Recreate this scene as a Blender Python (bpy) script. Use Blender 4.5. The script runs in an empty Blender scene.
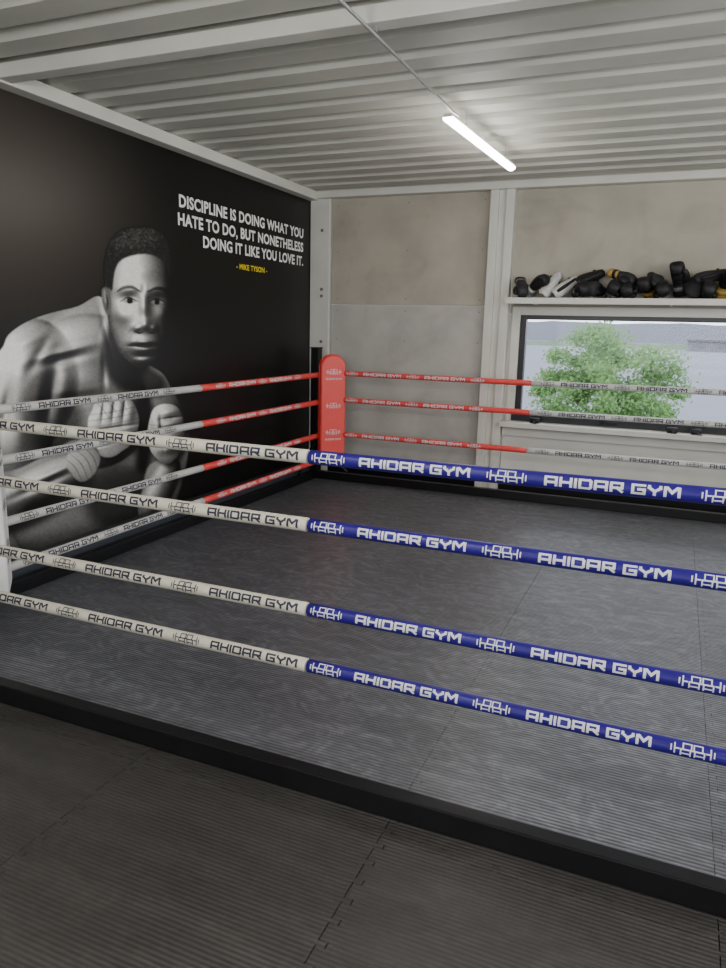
import bpy, bmesh, math, random
import numpy as np
from mathutils import Vector, Matrix
random.seed(7)
PI = math.pi
SC = bpy.context.scene
COL = SC.collection

# ------------------------------------------------------------------ materials
def mat(name, color, rough=0.6, metal=0.0, var=0.12, nscale=6.0, bump=0.0, bscale=60.0, emit=None, estr=0.0, spec=0.5, transl=0.0, stain=0.0):
    m = bpy.data.materials.new(name); m.use_nodes = True
    nt = m.node_tree; N = nt.nodes; L = nt.links
    b = N['Principled BSDF']
    tc = N.new('ShaderNodeTexCoord')
    nz = N.new('ShaderNodeTexNoise'); nz.inputs['Scale'].default_value = nscale; nz.inputs['Detail'].default_value = 4
    L.new(tc.outputs['Object'], nz.inputs['Vector'])
    r = N.new('ShaderNodeValToRGB')
    c = Vector(color[:3])
    r.color_ramp.elements[0].position = 0.3; r.color_ramp.elements[1].position = 0.7
    r.color_ramp.elements[0].color = (*[max(0, x*(1-var)) for x in c], 1)
    r.color_ramp.elements[1].color = (*[min(1, x*(1+var)) for x in c], 1)
    L.new(nz.outputs['Fac'], r.inputs['Fac']); out = r.outputs['Color']
    if stain:
        n3 = N.new('ShaderNodeTexNoise'); n3.inputs['Scale'].default_value = 1.7; n3.inputs['Detail'].default_value = 9; n3.inputs['Distortion'].default_value = 1.5
        L.new(tc.outputs['Object'], n3.inputs['Vector'])
        mr = N.new('ShaderNodeMapRange'); mr.inputs['From Min'].default_value = .55; mr.inputs['From Max'].default_value = .72; mr.inputs['To Min'].default_value = 1; mr.inputs['To Max'].default_value = 1-stain
        L.new(n3.outputs['Fac'], mr.inputs['Value'])
        v = N.new('ShaderNodeVectorMath'); v.operation = 'SCALE'; L.new(out, v.inputs[0]); L.new(mr.outputs['Result'], v.inputs['Scale']); out = v.outputs['Vector']
    L.new(out, b.inputs['Base Color'])
    b.inputs['Roughness'].default_value = rough; b.inputs['Metallic'].default_value = metal
    b.inputs['Specular IOR Level'].default_value = spec
    if bump:
        n2 = N.new('ShaderNodeTexNoise'); n2.inputs['Scale'].default_value = bscale
        L.new(tc.outputs['Object'], n2.inputs['Vector'])
        bp = N.new('ShaderNodeBump'); bp.inputs['Strength'].default_value = bump; bp.inputs['Distance'].default_value = 0.004
        L.new(n2.outputs['Fac'], bp.inputs['Height']); L.new(bp.outputs['Normal'], b.inputs['Normal'])
    if emit:
        b.inputs['Emission Color'].default_value = (*emit, 1); b.inputs['Emission Strength'].default_value = estr
    if transl:
        t = N.new('ShaderNodeBsdfTranslucent'); L.new(out, t.inputs['Color'])
        mx = N.new('ShaderNodeMixShader'); mx.inputs['Fac'].default_value = transl
        L.new(b.outputs[0], mx.inputs[1]); L.new(t.outputs[0], mx.inputs[2]); L.new(mx.outputs[0], N['Material Output'].inputs['Surface'])
    return m

def mat_mat(name, color, rib=(.72, 1.14), scuff=.45, fine=(.8,1.2), worn=(.85,1.35), pitch=.016, rings=(.95,1.10)):
    """ribbed rubber mat with worn, mottled patches and curved scuffs"""
    m = bpy.data.materials.new(name); m.use_nodes = True
    nt = m.node_tree; N = nt.nodes; L = nt.links; b = N['Principled BSDF']
    g = N.new('ShaderNodeNewGeometry')
    w = N.new('ShaderNodeTexWave'); w.wave_type = 'BANDS'; w.bands_direction = 'Y'; w.inputs['Scale'].default_value = 2*PI/pitch/20.0
    L.new(g.outputs['Position'], w.inputs['Vector'])
    def noise(sc, det, dist=0, mapping=(1,1,1)):
        n = N.new('ShaderNodeTexNoise'); n.inputs['Scale'].default_value = sc; n.inputs['Detail'].default_value = det; n.inputs['Distortion'].default_value = dist
        mp = N.new('ShaderNodeMapping'); mp.inputs['Scale'].default_value = mapping
        L.new(g.outputs['Position'], mp.inputs['Vector']); L.new(mp.outputs['Vector'], n.inputs['Vector']); return n
    def mrange(src, a, b_, f0=0, f1=1):
        mr = N.new('ShaderNodeMapRange'); mr.inputs['From Min'].default_value = f0; mr.inputs['From Max'].default_value = f1
        mr.inputs['To Min'].default_value = a; mr.inputs['To Max'].default_value = b_; L.new(src, mr.inputs['Value']); return mr.outputs['Result']
    def mul(a, b_):
        mm = N.new('ShaderNodeMath'); mm.operation = 'MULTIPLY'; L.new(a, mm.inputs[0]); L.new(b_, mm.inputs[1]); return mm.outputs['Value']
    n1 = noise(.9, 5, .5); n2 = noise(30, 7, 1.0); n3 = noise(3, 9, 5.0, (1, 1.8, 1))
    sw = N.new('ShaderNodeTexWave'); sw.wave_type = 'RINGS'; sw.inputs['Scale'].default_value = 1.7; sw.inputs['Distortion'].default_value = 8; sw.inputs['Detail'].default_value = 5
    L.new(g.outputs['Position'], sw.inputs['Vector'])
    f = mul(mrange(n1.outputs['Fac'], 1-scuff, 1+scuff, .3, .7), mrange(n2.outputs['Fac'], *fine, .35, .65))
    f = mul(f, mrange(n3.outputs['Fac'], *worn, .46, .68))
    f = mul(f, mrange(sw.outputs['Fac'], *rings, .5, 1))
    f = mul(f, mrange(w.outputs['Fac'], *rib))
    rgb = N.new('ShaderNodeRGB'); rgb.outputs[0].default_value = (*color, 1)
    vs = N.new('ShaderNodeVectorMath'); vs.operation = 'SCALE'
    L.new(rgb.outputs[0], vs.inputs[0]); L.new(f, vs.inputs['Scale'])
    L.new(vs.outputs['Vector'], b.inputs['Base Color'])
    bp = N.new('ShaderNodeBump'); bp.inputs['Strength'].default_value = 0.5; bp.inputs['Distance'].default_value = 0.0025
    L.new(w.outputs['Fac'], bp.inputs['Height']); L.new(bp.outputs['Normal'], b.inputs['Normal'])
    L.new(mrange(n3.outputs['Fac'], .42, .30, .35, .7), b.inputs['Roughness'])
    return m

M = {}
M['white_paint'] = mat('white_paint', (.60,.59,.535), .5, var=.05, nscale=3)
M['deck'] = mat('ceiling_deck_paint', (.49,.485,.435), .60, var=.10, nscale=1.3, spec=.3)
M['beige'] = mat('beige_panel', (.375,.345,.285), .65, var=.12, nscale=2.5, bump=.15, stain=.16)
M['greyp'] = mat('grey_panel', (.42,.41,.375), .6, var=.10, nscale=3.5, bump=.15, stain=.14)
M['plain_wall'] = mat('plain_wall', (.64,.63,.58), .8, var=.05)
M['black_metal'] = mat('black_metal', (.005,.005,.006), .36, var=.2, nscale=8, spec=.35)
M['slate'] = mat('slate_skirting', (.040,.045,.057), .35, var=.15, nscale=4)
M['black_steel'] = mat('black_steel', (.02,.02,.022), .35, metal=.6, var=.2)
M['steel'] = mat('steel', (.40,.40,.40), .4, metal=.5, var=.1)
M['red_vinyl'] = mat('red_vinyl', (.74,.06,.05), .42, var=.05, bump=.05)
M['white_vinyl'] = mat('white_vinyl', (.74,.74,.72), .4, var=.04, bump=.05)
M['cream_sleeve'] = mat('cream_sleeve', (.56,.53,.44), .45, var=.06, nscale=20)
M['pale_sleeve'] = mat('pale_sleeve', (.52,.51,.49), .45, var=.06, nscale=20)
M['blue_sleeve'] = mat('blue_sleeve', (.020,.008,.170), .36, var=.1, nscale=20, spec=.3)
M['red_sleeve'] = mat('red_sleeve', (.68,.055,.05), .4, var=.08, nscale=20)
M['navy_print'] = mat('navy_print', (.02,.02,.04), .5)
M['white_print'] = mat('white_print', (.62,.62,.65), .5, var=.03)
M['letter_white'] = mat('letter_white', (.85,.85,.83), .5, var=.02)
M['letter_yellow'] = mat('letter_yellow', (.85,.65,.02), .5, var=.02)
M['mat_in'] = mat_mat('ring_mat_rubber', (.092,.094,.107), rib=(.58, 1.28), scuff=.22, fine=(.88,1.12), worn=(.88,1.38), pitch=.018, rings=(.95,1.12))
M['mat_out'] = mat_mat('floor_mat_rubber', (.037,.034,.032), rib=(.80,1.15), scuff=.22, fine=(.9,1.1), worn=(.95,1.22), pitch=.016)
M['concrete'] = mat('sub_floor', (.008,.008,.008), .9)
M['tube'] = mat('led_diffuser', (.9,.9,.9), .5, emit=(1,.96,.88), estr=30)
M['glass_black'] = mat('window_frame_black', (.012,.012,.014), .35)
M['shelf_wood'] = mat('shelf_wood', (.50,.43,.32), .55, var=.12, nscale=9)
M['leather_black'] = mat('leather_black', (.008,.008,.009), .55, var=.3, nscale=12, bump=.25, bscale=40, spec=.4)
M['leather_dark'] = mat('leather_dark', (.020,.020,.023), .65, var=.3, nscale=12, bump=.25, bscale=40, spec=.35)
M['leather_white'] = mat('leather_white', (.56,.56,.54), .5, var=.06)
M['leather_gold'] = mat('leather_gold', (.40,.26,.06), .5, var=.15)
M['leather_grey'] = mat('leather_grey', (.12,.12,.13), .6, var=.15)
M['foliage'] = mat('foliage', (.160,.290,.100), .8, var=.26, nscale=1.6, transl=.45)
M['bark'] = mat('bark', (.10,.09,.07), .9, var=.3)
M['asphalt'] = mat('asphalt', (.140,.150,.186), .9, var=.04, nscale=.05)
M['grass'] = mat('grass', (.10,.14,.07), .9, var=.2, nscale=.3)
M['far_hedge'] = mat('far_hedge', (.12,.16,.11), .9, var=.15, nscale=.3)
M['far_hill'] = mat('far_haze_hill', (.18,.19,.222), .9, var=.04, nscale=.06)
M['far_white'] = mat('far_white_wall', (.19,.19,.205), .8, var=.03)
M['far_roof'] = mat('far_roof', (.135,.125,.13), .8)
M['far_glass'] = mat('far_glass', (.13,.14,.16), .5)
M['dark_seam'] = mat('seam_shadow', (.16,.15,.14), .8)  # dark grey of the screw heads and fixing plates

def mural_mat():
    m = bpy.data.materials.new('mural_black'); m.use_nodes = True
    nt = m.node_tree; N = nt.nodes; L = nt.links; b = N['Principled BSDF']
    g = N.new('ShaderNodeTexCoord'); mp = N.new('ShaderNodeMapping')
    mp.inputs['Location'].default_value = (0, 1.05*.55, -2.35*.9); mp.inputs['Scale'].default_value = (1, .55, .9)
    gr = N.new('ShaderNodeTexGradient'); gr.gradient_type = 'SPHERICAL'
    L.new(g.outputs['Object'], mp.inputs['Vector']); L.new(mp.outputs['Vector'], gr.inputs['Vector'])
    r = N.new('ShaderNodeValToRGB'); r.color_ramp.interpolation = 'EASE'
    r.color_ramp.elements[0].color = (.0040,.0038,.0036,1); r.color_ramp.elements[1].color = (.055,.044,.035,1)  # warm reflected glow painted into the panel colour at the upper left
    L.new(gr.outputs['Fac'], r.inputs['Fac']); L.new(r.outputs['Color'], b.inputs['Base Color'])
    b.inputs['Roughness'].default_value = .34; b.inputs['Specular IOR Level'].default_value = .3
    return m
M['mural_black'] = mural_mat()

# ------------------------------------------------------------------ helpers
def obj(name, bm, m, parent=None, smooth=False, bevel=0.0, seg=2):
    if bevel:
        bmesh.ops.bevel(bm, geom=list(bm.edges), offset=bevel, segments=seg, profile=.6, affect='EDGES', clamp_overlap=True)
    me = bpy.data.meshes.new(name); bm.normal_update(); bm.to_mesh(me); bm.free()
    if m: me.materials.append(m)
    if smooth:
        for p in me.polygons: p.use_smooth = True
    o = bpy.data.objects.new(name, me); COL.objects.link(o)
    if parent: o.parent = parent
    return o
def thing(name, label, cat, loc=(0,0,0), rot=(0,0,0), group=None):
    o = bpy.data.objects.new(name, None); o.empty_display_size = .05; COL.objects.link(o)
    o.location = loc; o.rotation_euler = rot; o['label'] = label; o['category'] = cat
    if group: o['group'] = group
    return o
def tag(o, label, cat, group=None):
    o['label'] = label; o['category'] = cat
    if group: o['group'] = group
    return o
def struct(name, bm, m, parent=None, bevel=0.0):
    o = obj(name, bm, m, parent, bevel=bevel)
    if not parent: o['kind'] = 'structure'
    return o
def bx(bm, x0, x1, y0, y1, z0, z1):
    vs = [bm.verts.new(p) for p in [(x0,y0,z0),(x1,y0,z0),(x1,y1,z0),(x0,y1,z0),(x0,y0,z1),(x1,y0,z1),(x1,y1,z1),(x0,y1,z1)]]
    for f in [(0,3,2,1),(4,5,6,7),(0,1,5,4),(1,2,6,5),(2,3,7,6),(3,0,4,7)]: bm.faces.new([vs[i] for i in f])
def box(*a):
    bm = bmesh.new(); bx(bm, *a); return bm
def frame_of(d):
    d = d.normalized(); up = Vector((0,0,1)) if abs(d.z) < .95 else Vector((1,0,0))
    a = d.cross(up).normalized(); b = a.cross(d).normalized(); return a, b
def tube(bm, pts, radii, n=12, cap=True, flat=1.0):
    pts = [Vector(p) for p in pts]
    if not hasattr(radii, '__len__'): radii = [radii]*len(pts)
    rings = []
    for i, p in enumerate(pts):
        d = pts[min(i+1, len(pts)-1)] - pts[max(i-1, 0)]
        a, b = frame_of(d); r = radii[i]
        rings.append([bm.verts.new(p + a*r*math.cos(2*PI*k/n) + b*r*flat*math.sin(2*PI*k/n)) for k in range(n)])
    for i in range(len(rings)-1):
        for k in range(n):
            bm.faces.new([rings[i][k], rings[i][(k+1)%n], rings[i+1][(k+1)%n], rings[i+1][k]])
    if cap:
        bm.faces.new(rings[0][::-1]); bm.faces.new(rings[-1])
def loft(bm, rings, cap=True):
    vr = [[bm.verts.new(p) for p in r] for r in rings]; n = len(vr[0])
    for i in range(len(vr)-1):
        for k in range(n): bm.faces.new([vr[i][k], vr[i][(k+1)%n], vr[i+1][(k+1)%n], vr[i+1][k]])
    if cap: bm.faces.new(vr[0][::-1]); bm.faces.new(vr[-1])

# ------------------------------------------------------------------ camera
H = 1.62
RX = Vector((.9194,.1033,-.3796)); RY = Vector((.3925,-.1832,.9013)); RD = Vector((-.0236,.9775,.2095))
cam = bpy.data.cameras.new('camera'); co = bpy.data.objects.new('camera', cam); COL.objects.link(co)
right = Vector((RX.x, RY.x, -RD.x)).normalized()
back = Vector((-RX.z, -RY.z, RD.z)).normalized()
upv = back.cross(right).normalized(); right = upv.cross(back).normalized()
mw = Matrix((right, upv, back)).transposed().to_4x4(); mw.translation = (0, 0, H)
co.matrix_world = mw
cam.sensor_fit = 'HORIZONTAL'; cam.sensor_width = 36; cam.lens = 728/726*36; cam.clip_end = 800
SC.camera = co

WX, WY = -3.73, 7.30       # left and back wall planes
WR, WF = 3.27, -2.7
CZ = 3.0

def mural_pt(u, v):        # survey of the mural: where a measured spot lies on the left wall (Y, Z)
    a = u-363.0; b = v-484.0
    X = .9194*a+.1033*b-276.3; Y = .3925*a-.1832*b+656.1; D = -.0236*a+.9775*b+152.5
    s = -WX/-X if X < 0 else 1
    return Y*s, H - D*s

# ------------------------------------------------------------------ setting
struct('floor', box(WX-.2, WR+.2, WF-.2, WY+.2, -.2, -.018), M['concrete'])
WX0, WX1, WZ0, WZ1 = -1.45, 1.05, .80, 1.80
bm = bmesh.new()
bx(bm, WX-.2, WX0, WY, WY+.16, -.02, 3.15); bx(bm, WX1, WR+.2, WY, WY+.16, -.02, 3.15)
bx(bm, WX0, WX1, WY, WY+.16, -.02, WZ0); bx(bm, WX0, WX1, WY, WY+.16, WZ1, 3.15)
wb = struct('wall_back', bm, M['plain_wall'])
p = obj('panel', box(-3.49,-1.79, WY-.014, WY-.001, 1.865, 2.93), M['beige'], wb, bevel=.003); p['label'] = 'beige upper panel left of the column'
p = obj('panel', box(-3.49,-1.79, WY-.014, WY-.001, .0, 1.855), M['greyp'], wb, bevel=.003); p['label'] = 'grey lower panel left of the column'
p = obj('panel', box(-1.55, 1.6, WY-.014, WY-.001, 1.80, 2.93), M['beige'], wb, bevel=.003); p['label'] = 'beige panel above the shelf'
p = obj('panel', box(-1.55, 1.6, WY-.014, WY-.001, .0, .72), M['white_paint'], wb, bevel=.003); p['label'] = 'white panel under the window'
for x in (-3.42,-2.64,-1.86):
    for z in (1.5,1.80,1.92,2.4,2.86):
        bm = bmesh.new(); tube(bm, [(x, WY-.013, z), (x, WY-.018, z)], .006, 8); obj('screw_head', bm, M['dark_seam'], wb)
wl = struct('wall_left', box(WX-.2, WX-.012, WF, WY, -.02, 3.15), M['plain_wall'])
bm = bmesh.new()
bx(bm, WR, WR+.16, WF, WY, -.02, .8); bx(bm, WR, WR+.16, WF, WY, 2.6, 3.15)
bx(bm, WR, WR+.16, WF, -1.6, .8, 2.6); bx(bm, WR, WR+.16, 5.8, WY, .8, 2.6)  # wide unseen opening added to let sky light into the room
struct('wall_right', bm, M['plain_wall'])
bm = bmesh.new()
bx(bm, WX-.2, WR+.2, WF-.16, WF, -.02, .8); bx(bm, WX-.2, WR+.2, WF-.16, WF, 2.6, 3.15)
bx(bm, WX-.2, -2.6, WF-.16, WF, .8, 2.6); bx(bm, 2.6, WR+.2, WF-.16, WF, .8, 2.6)  # opening behind the camera, also added for more sky light
struct('wall_front', bm, M['plain_wall'])
bm = bmesh.new(); prof = []
y = WY+.1; pitch = .30
while y > WF-.1:
    prof += [(y, CZ), (y-.165, CZ), (y-.190, CZ+.05), (y-.275, CZ+.05)]; y -= pitch
prev = None
for (yy, zz) in prof:
    cur = (bm.verts.new((WX-.1, yy, zz)), bm.verts.new((WR+.1, yy, zz)))
    if prev: bm.faces.new([prev[0], prev[1], cur[1], cur[0]])
    prev = cur
ceil = struct('ceiling', bm, M['deck'])
md = ceil.modifiers.new('thick', 'SOLIDIFY'); md.thickness = .004
struct('trim_1', box(WX-.012, WX+.10, WF, WY, 2.915, CZ-.001), M['white_paint'], bevel=.006)
struct('trim_2', box(WX+.10, WR, WY-.12, WY-.001, 2.93, CZ-.001), M['white_paint'], bevel=.006)
struct('trim_3', box(WX+.10, WR, 3.25, 3.35, 2.925, CZ-.001), M['white_paint'], bevel=.006)
struct('trim_4', box(WX+.10, WR, -.4, -.18, 2.90, CZ-.001), M['white_paint'], bevel=.006)
bm = bmesh.new(); bx(bm, WX+.005, -3.50, WY-.06, WY-.015, 0, 2.93)
t5 = struct('trim_5', bm, M['white_paint'], bevel=.005)
for z in (.9, 1.45, 1.93, 2.0, 2.6):
    obj('fixing_plate', box(-3.60, -3.57, WY-.066, WY-.06, z, z+.03), M['dark_seam'], t5)
bm = bmesh.new(); bx(bm, -1.79, -1.71, WY-.10, WY-.015, 0, 2.93); bx(bm, -1.71, -1.64, WY-.07, WY-.015, 0, 2.93); bx(bm, -1.64, -1.56, WY-.10, WY-.015, 0, 2.93)
struct('trim_6', bm, M['white_paint'], bevel=.005)
struct('baseboard_back', box(-3.50, WR, WY-.035, WY-.0145, 0, .12), M['black_metal'])
struct('baseboard_left', box(WX+.003, WX+.13, 1.3, WY-.07, .001, .155), M['slate'], bevel=.006)

w1 = bpy.data.objects.new('window_1', None); COL.objects.link(w1); w1['kind'] = 'structure'; w1.location = (0, WY, 0)
def frame_bm(x0, x1, z0, z1, y0, y1, t):
    b = bmesh.new(); bx(b, x0, x0+t, y0, y1, z0, z1); bx(b, x1-t, x1, y0, y1, z0, z1)
    bx(b, x0+t, x1-t, y0, y1, z0, z0+t); bx(b, x0+t, x1-t, y0, y1, z1-t, z1); return b
obj('window_casing', frame_bm(WX0-.075, WX1+.075, WZ0-.075, WZ1+.06, -.035, -.015, .08), M['white_paint'], w1, bevel=.004)
obj('window_frame', frame_bm(WX0+.006, WX1-.006, WZ0+.006, WZ1-.006, -.01, .07, .055), M['glass_black'], w1, bevel=.004)
obj('bottom_rail', box(WX0-.02, WX1+.02, -.05, -.036, WZ0-.045, WZ0+.03), M['glass_black'], w1, bevel=.003)
gm = bpy.data.materials.new('window_glass'); gm.use_nodes = True
nt = gm.node_tree; nt.nodes.clear()
o_ = nt.nodes.new('ShaderNodeOutputMaterial'); tr = nt.nodes.new('ShaderNodeBsdfTransparent'); gl = nt.nodes.new('ShaderNodeBsdfGlossy')
gl.inputs['Roughness'].default_value = .05; mx = nt.nodes.new('ShaderNodeMixShader'); mx.inputs['Fac'].default_value = .012
tr.inputs['Color'].default_value = (.97,.98,1,1)
nt.links.new(tr.outputs[0], mx.inputs[1]); nt.links.new(gl.outputs[0], mx.inputs[2]); nt.links.new(mx.outputs[0], o_.inputs[0])
obj('window_pane', box(WX0+.06, WX1-.06, .03, .036, WZ0+.06, WZ1-.06), gm, w1)
obj('window_sill', box(WX0-.10, WX1+.1, -.20, -.036, WZ0-.10, WZ0-.05), M['white_paint'], w1, bevel=.006)
bm = bmesh.new(); bx(bm, -.62, -.58, -.07, -.050, WZ0-.03, WZ0+.02); bx(bm, -.62, -.46, -.085, -.07, WZ0-.02, WZ0+.005)
obj('window_handle', bm, M['black_steel'], w1, bevel=.003)
obj('apron_rail', box(-1.55, 1.15, -.06, -.016, WZ0-.20, WZ0-.12), M['white_paint'], w1, bevel=.004)
for k, (x, lab) in enumerate(((-1.22, 'small rolled black hand wrap at the left end of the window sill'), (.02, 'small rolled black hand wrap on the window sill below the tree'), (.22, 'small rolled charcoal hand wrap at the right of the window sill'))):
    t = thing('hand_wrap', lab, 'hand wrap', (x, WY-.13, WZ0-.049), (0,0,.3*k), 'rolled hand wraps on the window sill')
    bm = bmesh.new(); tube(bm, [(-.045,0,.027),(-.042,0,.027),(.042,0,.027),(.045,0,.027)], [.022,.026,.026,.022], 16); obj('roll', bm, M['leather_black'] if k < 2 else M['leather_dark'], t, smooth=True)
    bm = bmesh.new(); tube(bm, [(.0,-.028,.02),(.0,-.05,.006),(.02,-.065,.004)], .012, 8, flat=.3); obj('loose_end', bm, M['leather_dark'], t, smooth=True)

# ------------------------------------------------------------------ mats
def jig(p0, p1, depth, flat=False):
    p0 = Vector(p0); p1 = Vector(p1); d = p1-p0; L = d.length; d.normalize(); nrm = Vector((-d.y, d.x))
    out = [p0.copy()]
    if flat: return out
    teeth = max(1, int(round(12*L))); s = L/teeth
    for i in range(teeth):
        b = i*s
        for (t, k) in ((.27,0),(.20,1),(.50,1),(.43,0)):
            out.append(p0 + d*(b+(t+.15)*s) + nrm*(depth if k else 0))
    return out
xb = [WX+i for i in range(8)]
yb = [7.30, 7.075, 6.075, 5.075, 4.075, 3.075, 2.075, 1.95, .95, -.05]
for i in range(len(xb)-1):
    for j in range(len(yb)-1):
        x0, x1 = xb[i], xb[i+1]; y1, y0 = yb[j], yb[j+1]; w_, h_ = x1-x0, y1-y0
        ins = j <= 5 and i < 5
        g = .0009 if ins else .0016; dp = .028
        B = jig((0,0), (w_,0), dp, j == 5); T = jig((0,h_), (w_,h_), dp, j in (0, 6))[1:]
        Rr = jig((w_,0), (w_,h_), -dp, i == len(xb)-2); Lf = jig((0,0), (0,h_), -dp, i == 0)[1:]
        pts = B + Rr + [Vector((w_,h_))] + T[::-1] + [Vector((0,h_))] + Lf[::-1]
        bm = bmesh.new(); vs = [bm.verts.new((g + q.x*(1-2*g), g + q.y*(1-2*g), 0)) for q in pts]
        f = bm.faces.new(vs); f.normal_update()
        if f.normal.z < 0: f.normal_flip()
        r = bmesh.ops.extrude_face_region(bm, geom=[f])
        for v in [e for e in r['geom'] if isinstance(e, bmesh.types.BMVert)]: v.co.z -= .017
        bmesh.ops.recalc_face_normals(bm, faces=bm.faces)
        o = obj('interlocking_mat', bm, M['mat_in'] if ins else M['mat_out'])
        o.location = (x0, y0, 0)
        if ins: tag(o, 'dark grey ribbed interlocking rubber mat covering the ring floor', 'floor mat', 'rubber mats of the ring floor')
        else: tag(o, 'darker ribbed interlocking rubber mat on the floor outside the ropes', 'floor mat', 'rubber mats outside the ring')

# ------------------------------------------------------------------ ring frame
FX0, FX1, FY0, FY1 = -3.57, 1.22, 2.045, 7.06
BT = .085; BW = .06
rf = thing('boxing_ring_base', 'black steel base frame lying around the boxing ring floor', 'ring base', (0,0,0))
for nm, a in (('near beam', (FX0, FX1, FY0, FY0+BW, .001, BT)), ('far beam', (FX0, FX1, FY1-BW, FY1, .001, BT)),
              ('beam along the mural wall', (FX0, FX0+BW, FY0+BW+.001, FY1-BW-.001, .001, BT)), ('right beam', (FX1-BW, FX1, FY0+BW+.001, FY1-BW-.001, .001, BT))):
    o = obj('side_beam', box(*a), M['black_metal'], rf, bevel=.005)
posts = {}
PL = {'bl': 'black square steel corner post behind the red corner cushion', 'fl': 'black square steel corner post behind the white cushion at the left edge',
      'br': 'black square steel corner post of the far right ring corner', 'fr': 'black square steel corner post of the near right ring corner'}
for key, (px, py) in {'bl': (FX0+.045, FY1-.045), 'fl': (FX0+.045, FY0+.045), 'br': (FX1-.045, FY1-.045), 'fr': (FX1-.045, FY0+.045)}.items():
    posts[key] = (px, py)
    po = thing('corner_post', PL[key], 'ring post', (px, py, BT+.001), group='corner posts of the ring')
    obj('shaft', box(-.045, .045, -.045, .045, 0, 1.31), M['black_metal'], po, bevel=.006)
    obj('post_cap', box(-.05, .05, -.05, .05, 1.31, 1.325), M['black_steel'], po, bevel=.004)
    sx = 1 if key[1] == 'l' else -1; sy = -1 if key[0] == 'b' else 1
    bm = bmesh.new(); tube(bm, [(sx*.04, 0, .31), (sx*.38, 0, .016)], .016, 8); obj('brace', bm, M['black_metal'], po)
    bm = bmesh.new(); tube(bm, [(0, sy*.04, .31), (0, sy*.38, .016)], .016, 8); obj('brace', bm, M['black_metal'], po)

# ------------------------------------------------------------------ lettering strokes
GL = {
 'A': (1.15, [[(0,0),(0,1),(1.15,1),(1.15,0)], [(0,.38),(1.15,.38)]]),
 'H': (1.1, [[(0,0),(0,1)], [(1.1,0),(1.1,1)], [(0,.5),(1.1,.5)]]),
 'I': (0.0, [[(0,0),(0,1)]]),
 'D': (1.15, [[(0,0),(0,1),(1.0,1),(1.15,.84),(1.15,.16),(1.0,0),(0,0)]]),
 'R': (1.1, [[(0,0),(0,1),(1.1,1),(1.1,.42),(0,.42)], [(.62,.42),(1.1,0)]]),
 'G': (1.15, [[(1.15,1),(.0,1),(0,0),(1.15,0),(1.15,.5),(.6,.5)]]),
 'Y': (1.1, [[(0,1),(0,.8),(.55,.42),(1.1,.8),(1.1,1)], [(.55,.42),(.55,0)]]),
 'M': (1.35, [[(0,0),(0,1),(.18,1),(.675,.45),(1.17,1),(1.35,1),(1.35,0)]]),
}
def word_strokes(txt, th=.30, gap=.17):
    x = 0; out = []
    for ch in txt:
        if ch == ' ': x += .6; continue
        w, pl = GL[ch]
        for p in pl: out.append([(x+th/2+q[0], q[1]) for q in p])
        x += w+th+gap
    return out, x-gap
def logo_strokes():
    s = [[(0,.30),(0,.70)], [(.28,.10),(.28,.90)], [(.28,.5),(.62,.5)],
         # stacked square letters between the dumbbell ends: two over two
         [(.95,.60),(.95,1),(1.62,1),(1.62,.60)], [(1.82,.60),(1.82,1),(2.50,1),(2.50,.60)],
         [(.78,.50),(2.66,.50)],
         [(.78,.50),(.78,0)], [(1.55,.50),(1.55,0)], [(1.90,.50),(1.90,0)], [(2.66,.50),(2.66,0)], [(.78,.16),(1.55,.16)], [(1.90,.16),(2.66,.16)],
         [(2.84,.5),(3.16,.5)], [(3.16,.10),(3.16,.90)], [(3.44,.30),(3.44,.70)]]
    return s, 3.44
def emit_strokes(bm, strokes, width, tw, th_h, cx, cy, fn, stroke, step=.006, vs=1.0):
    sx = tw/width; sy = th_h
    for pl in strokes:
        P = [Vector((cx - tw/2 + p[0]*sx, cy + (p[1]-.5)*sy)) for p in pl]
        for i in range(len(P)-1):
            a, b = P[i], P[i+1]; d = b-a; L = d.length
            if L < 1e-6: continue
            d.normalize(); hs = stroke/2*(1+(vs-1)*abs(d.y)); n = Vector((-d.y, d.x))*hs
            e_ = stroke/2*.95*(vs if abs(d.x) > .7 else 1)
            a2 = a - d*e_; b2 = b + d*e_
            k = max(1, int(math.ceil((abs(b2.y-a2.y))/step)))
            prev = None
            for q in range(k+1):
                c = a2.lerp(b2, q/k)
                cur = (bm.verts.new(fn(c.x+n.x, c.y+n.y)), bm.verts.new(fn(c.x-n.x, c.y-n.y)))
                if prev: bm.faces.new([prev[0], prev[1], cur[1], cur[0]])
                prev = cur
WORD, WW = word_strokes('AHIDAR GYM'); LOGO, LW = logo_strokes()

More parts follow.
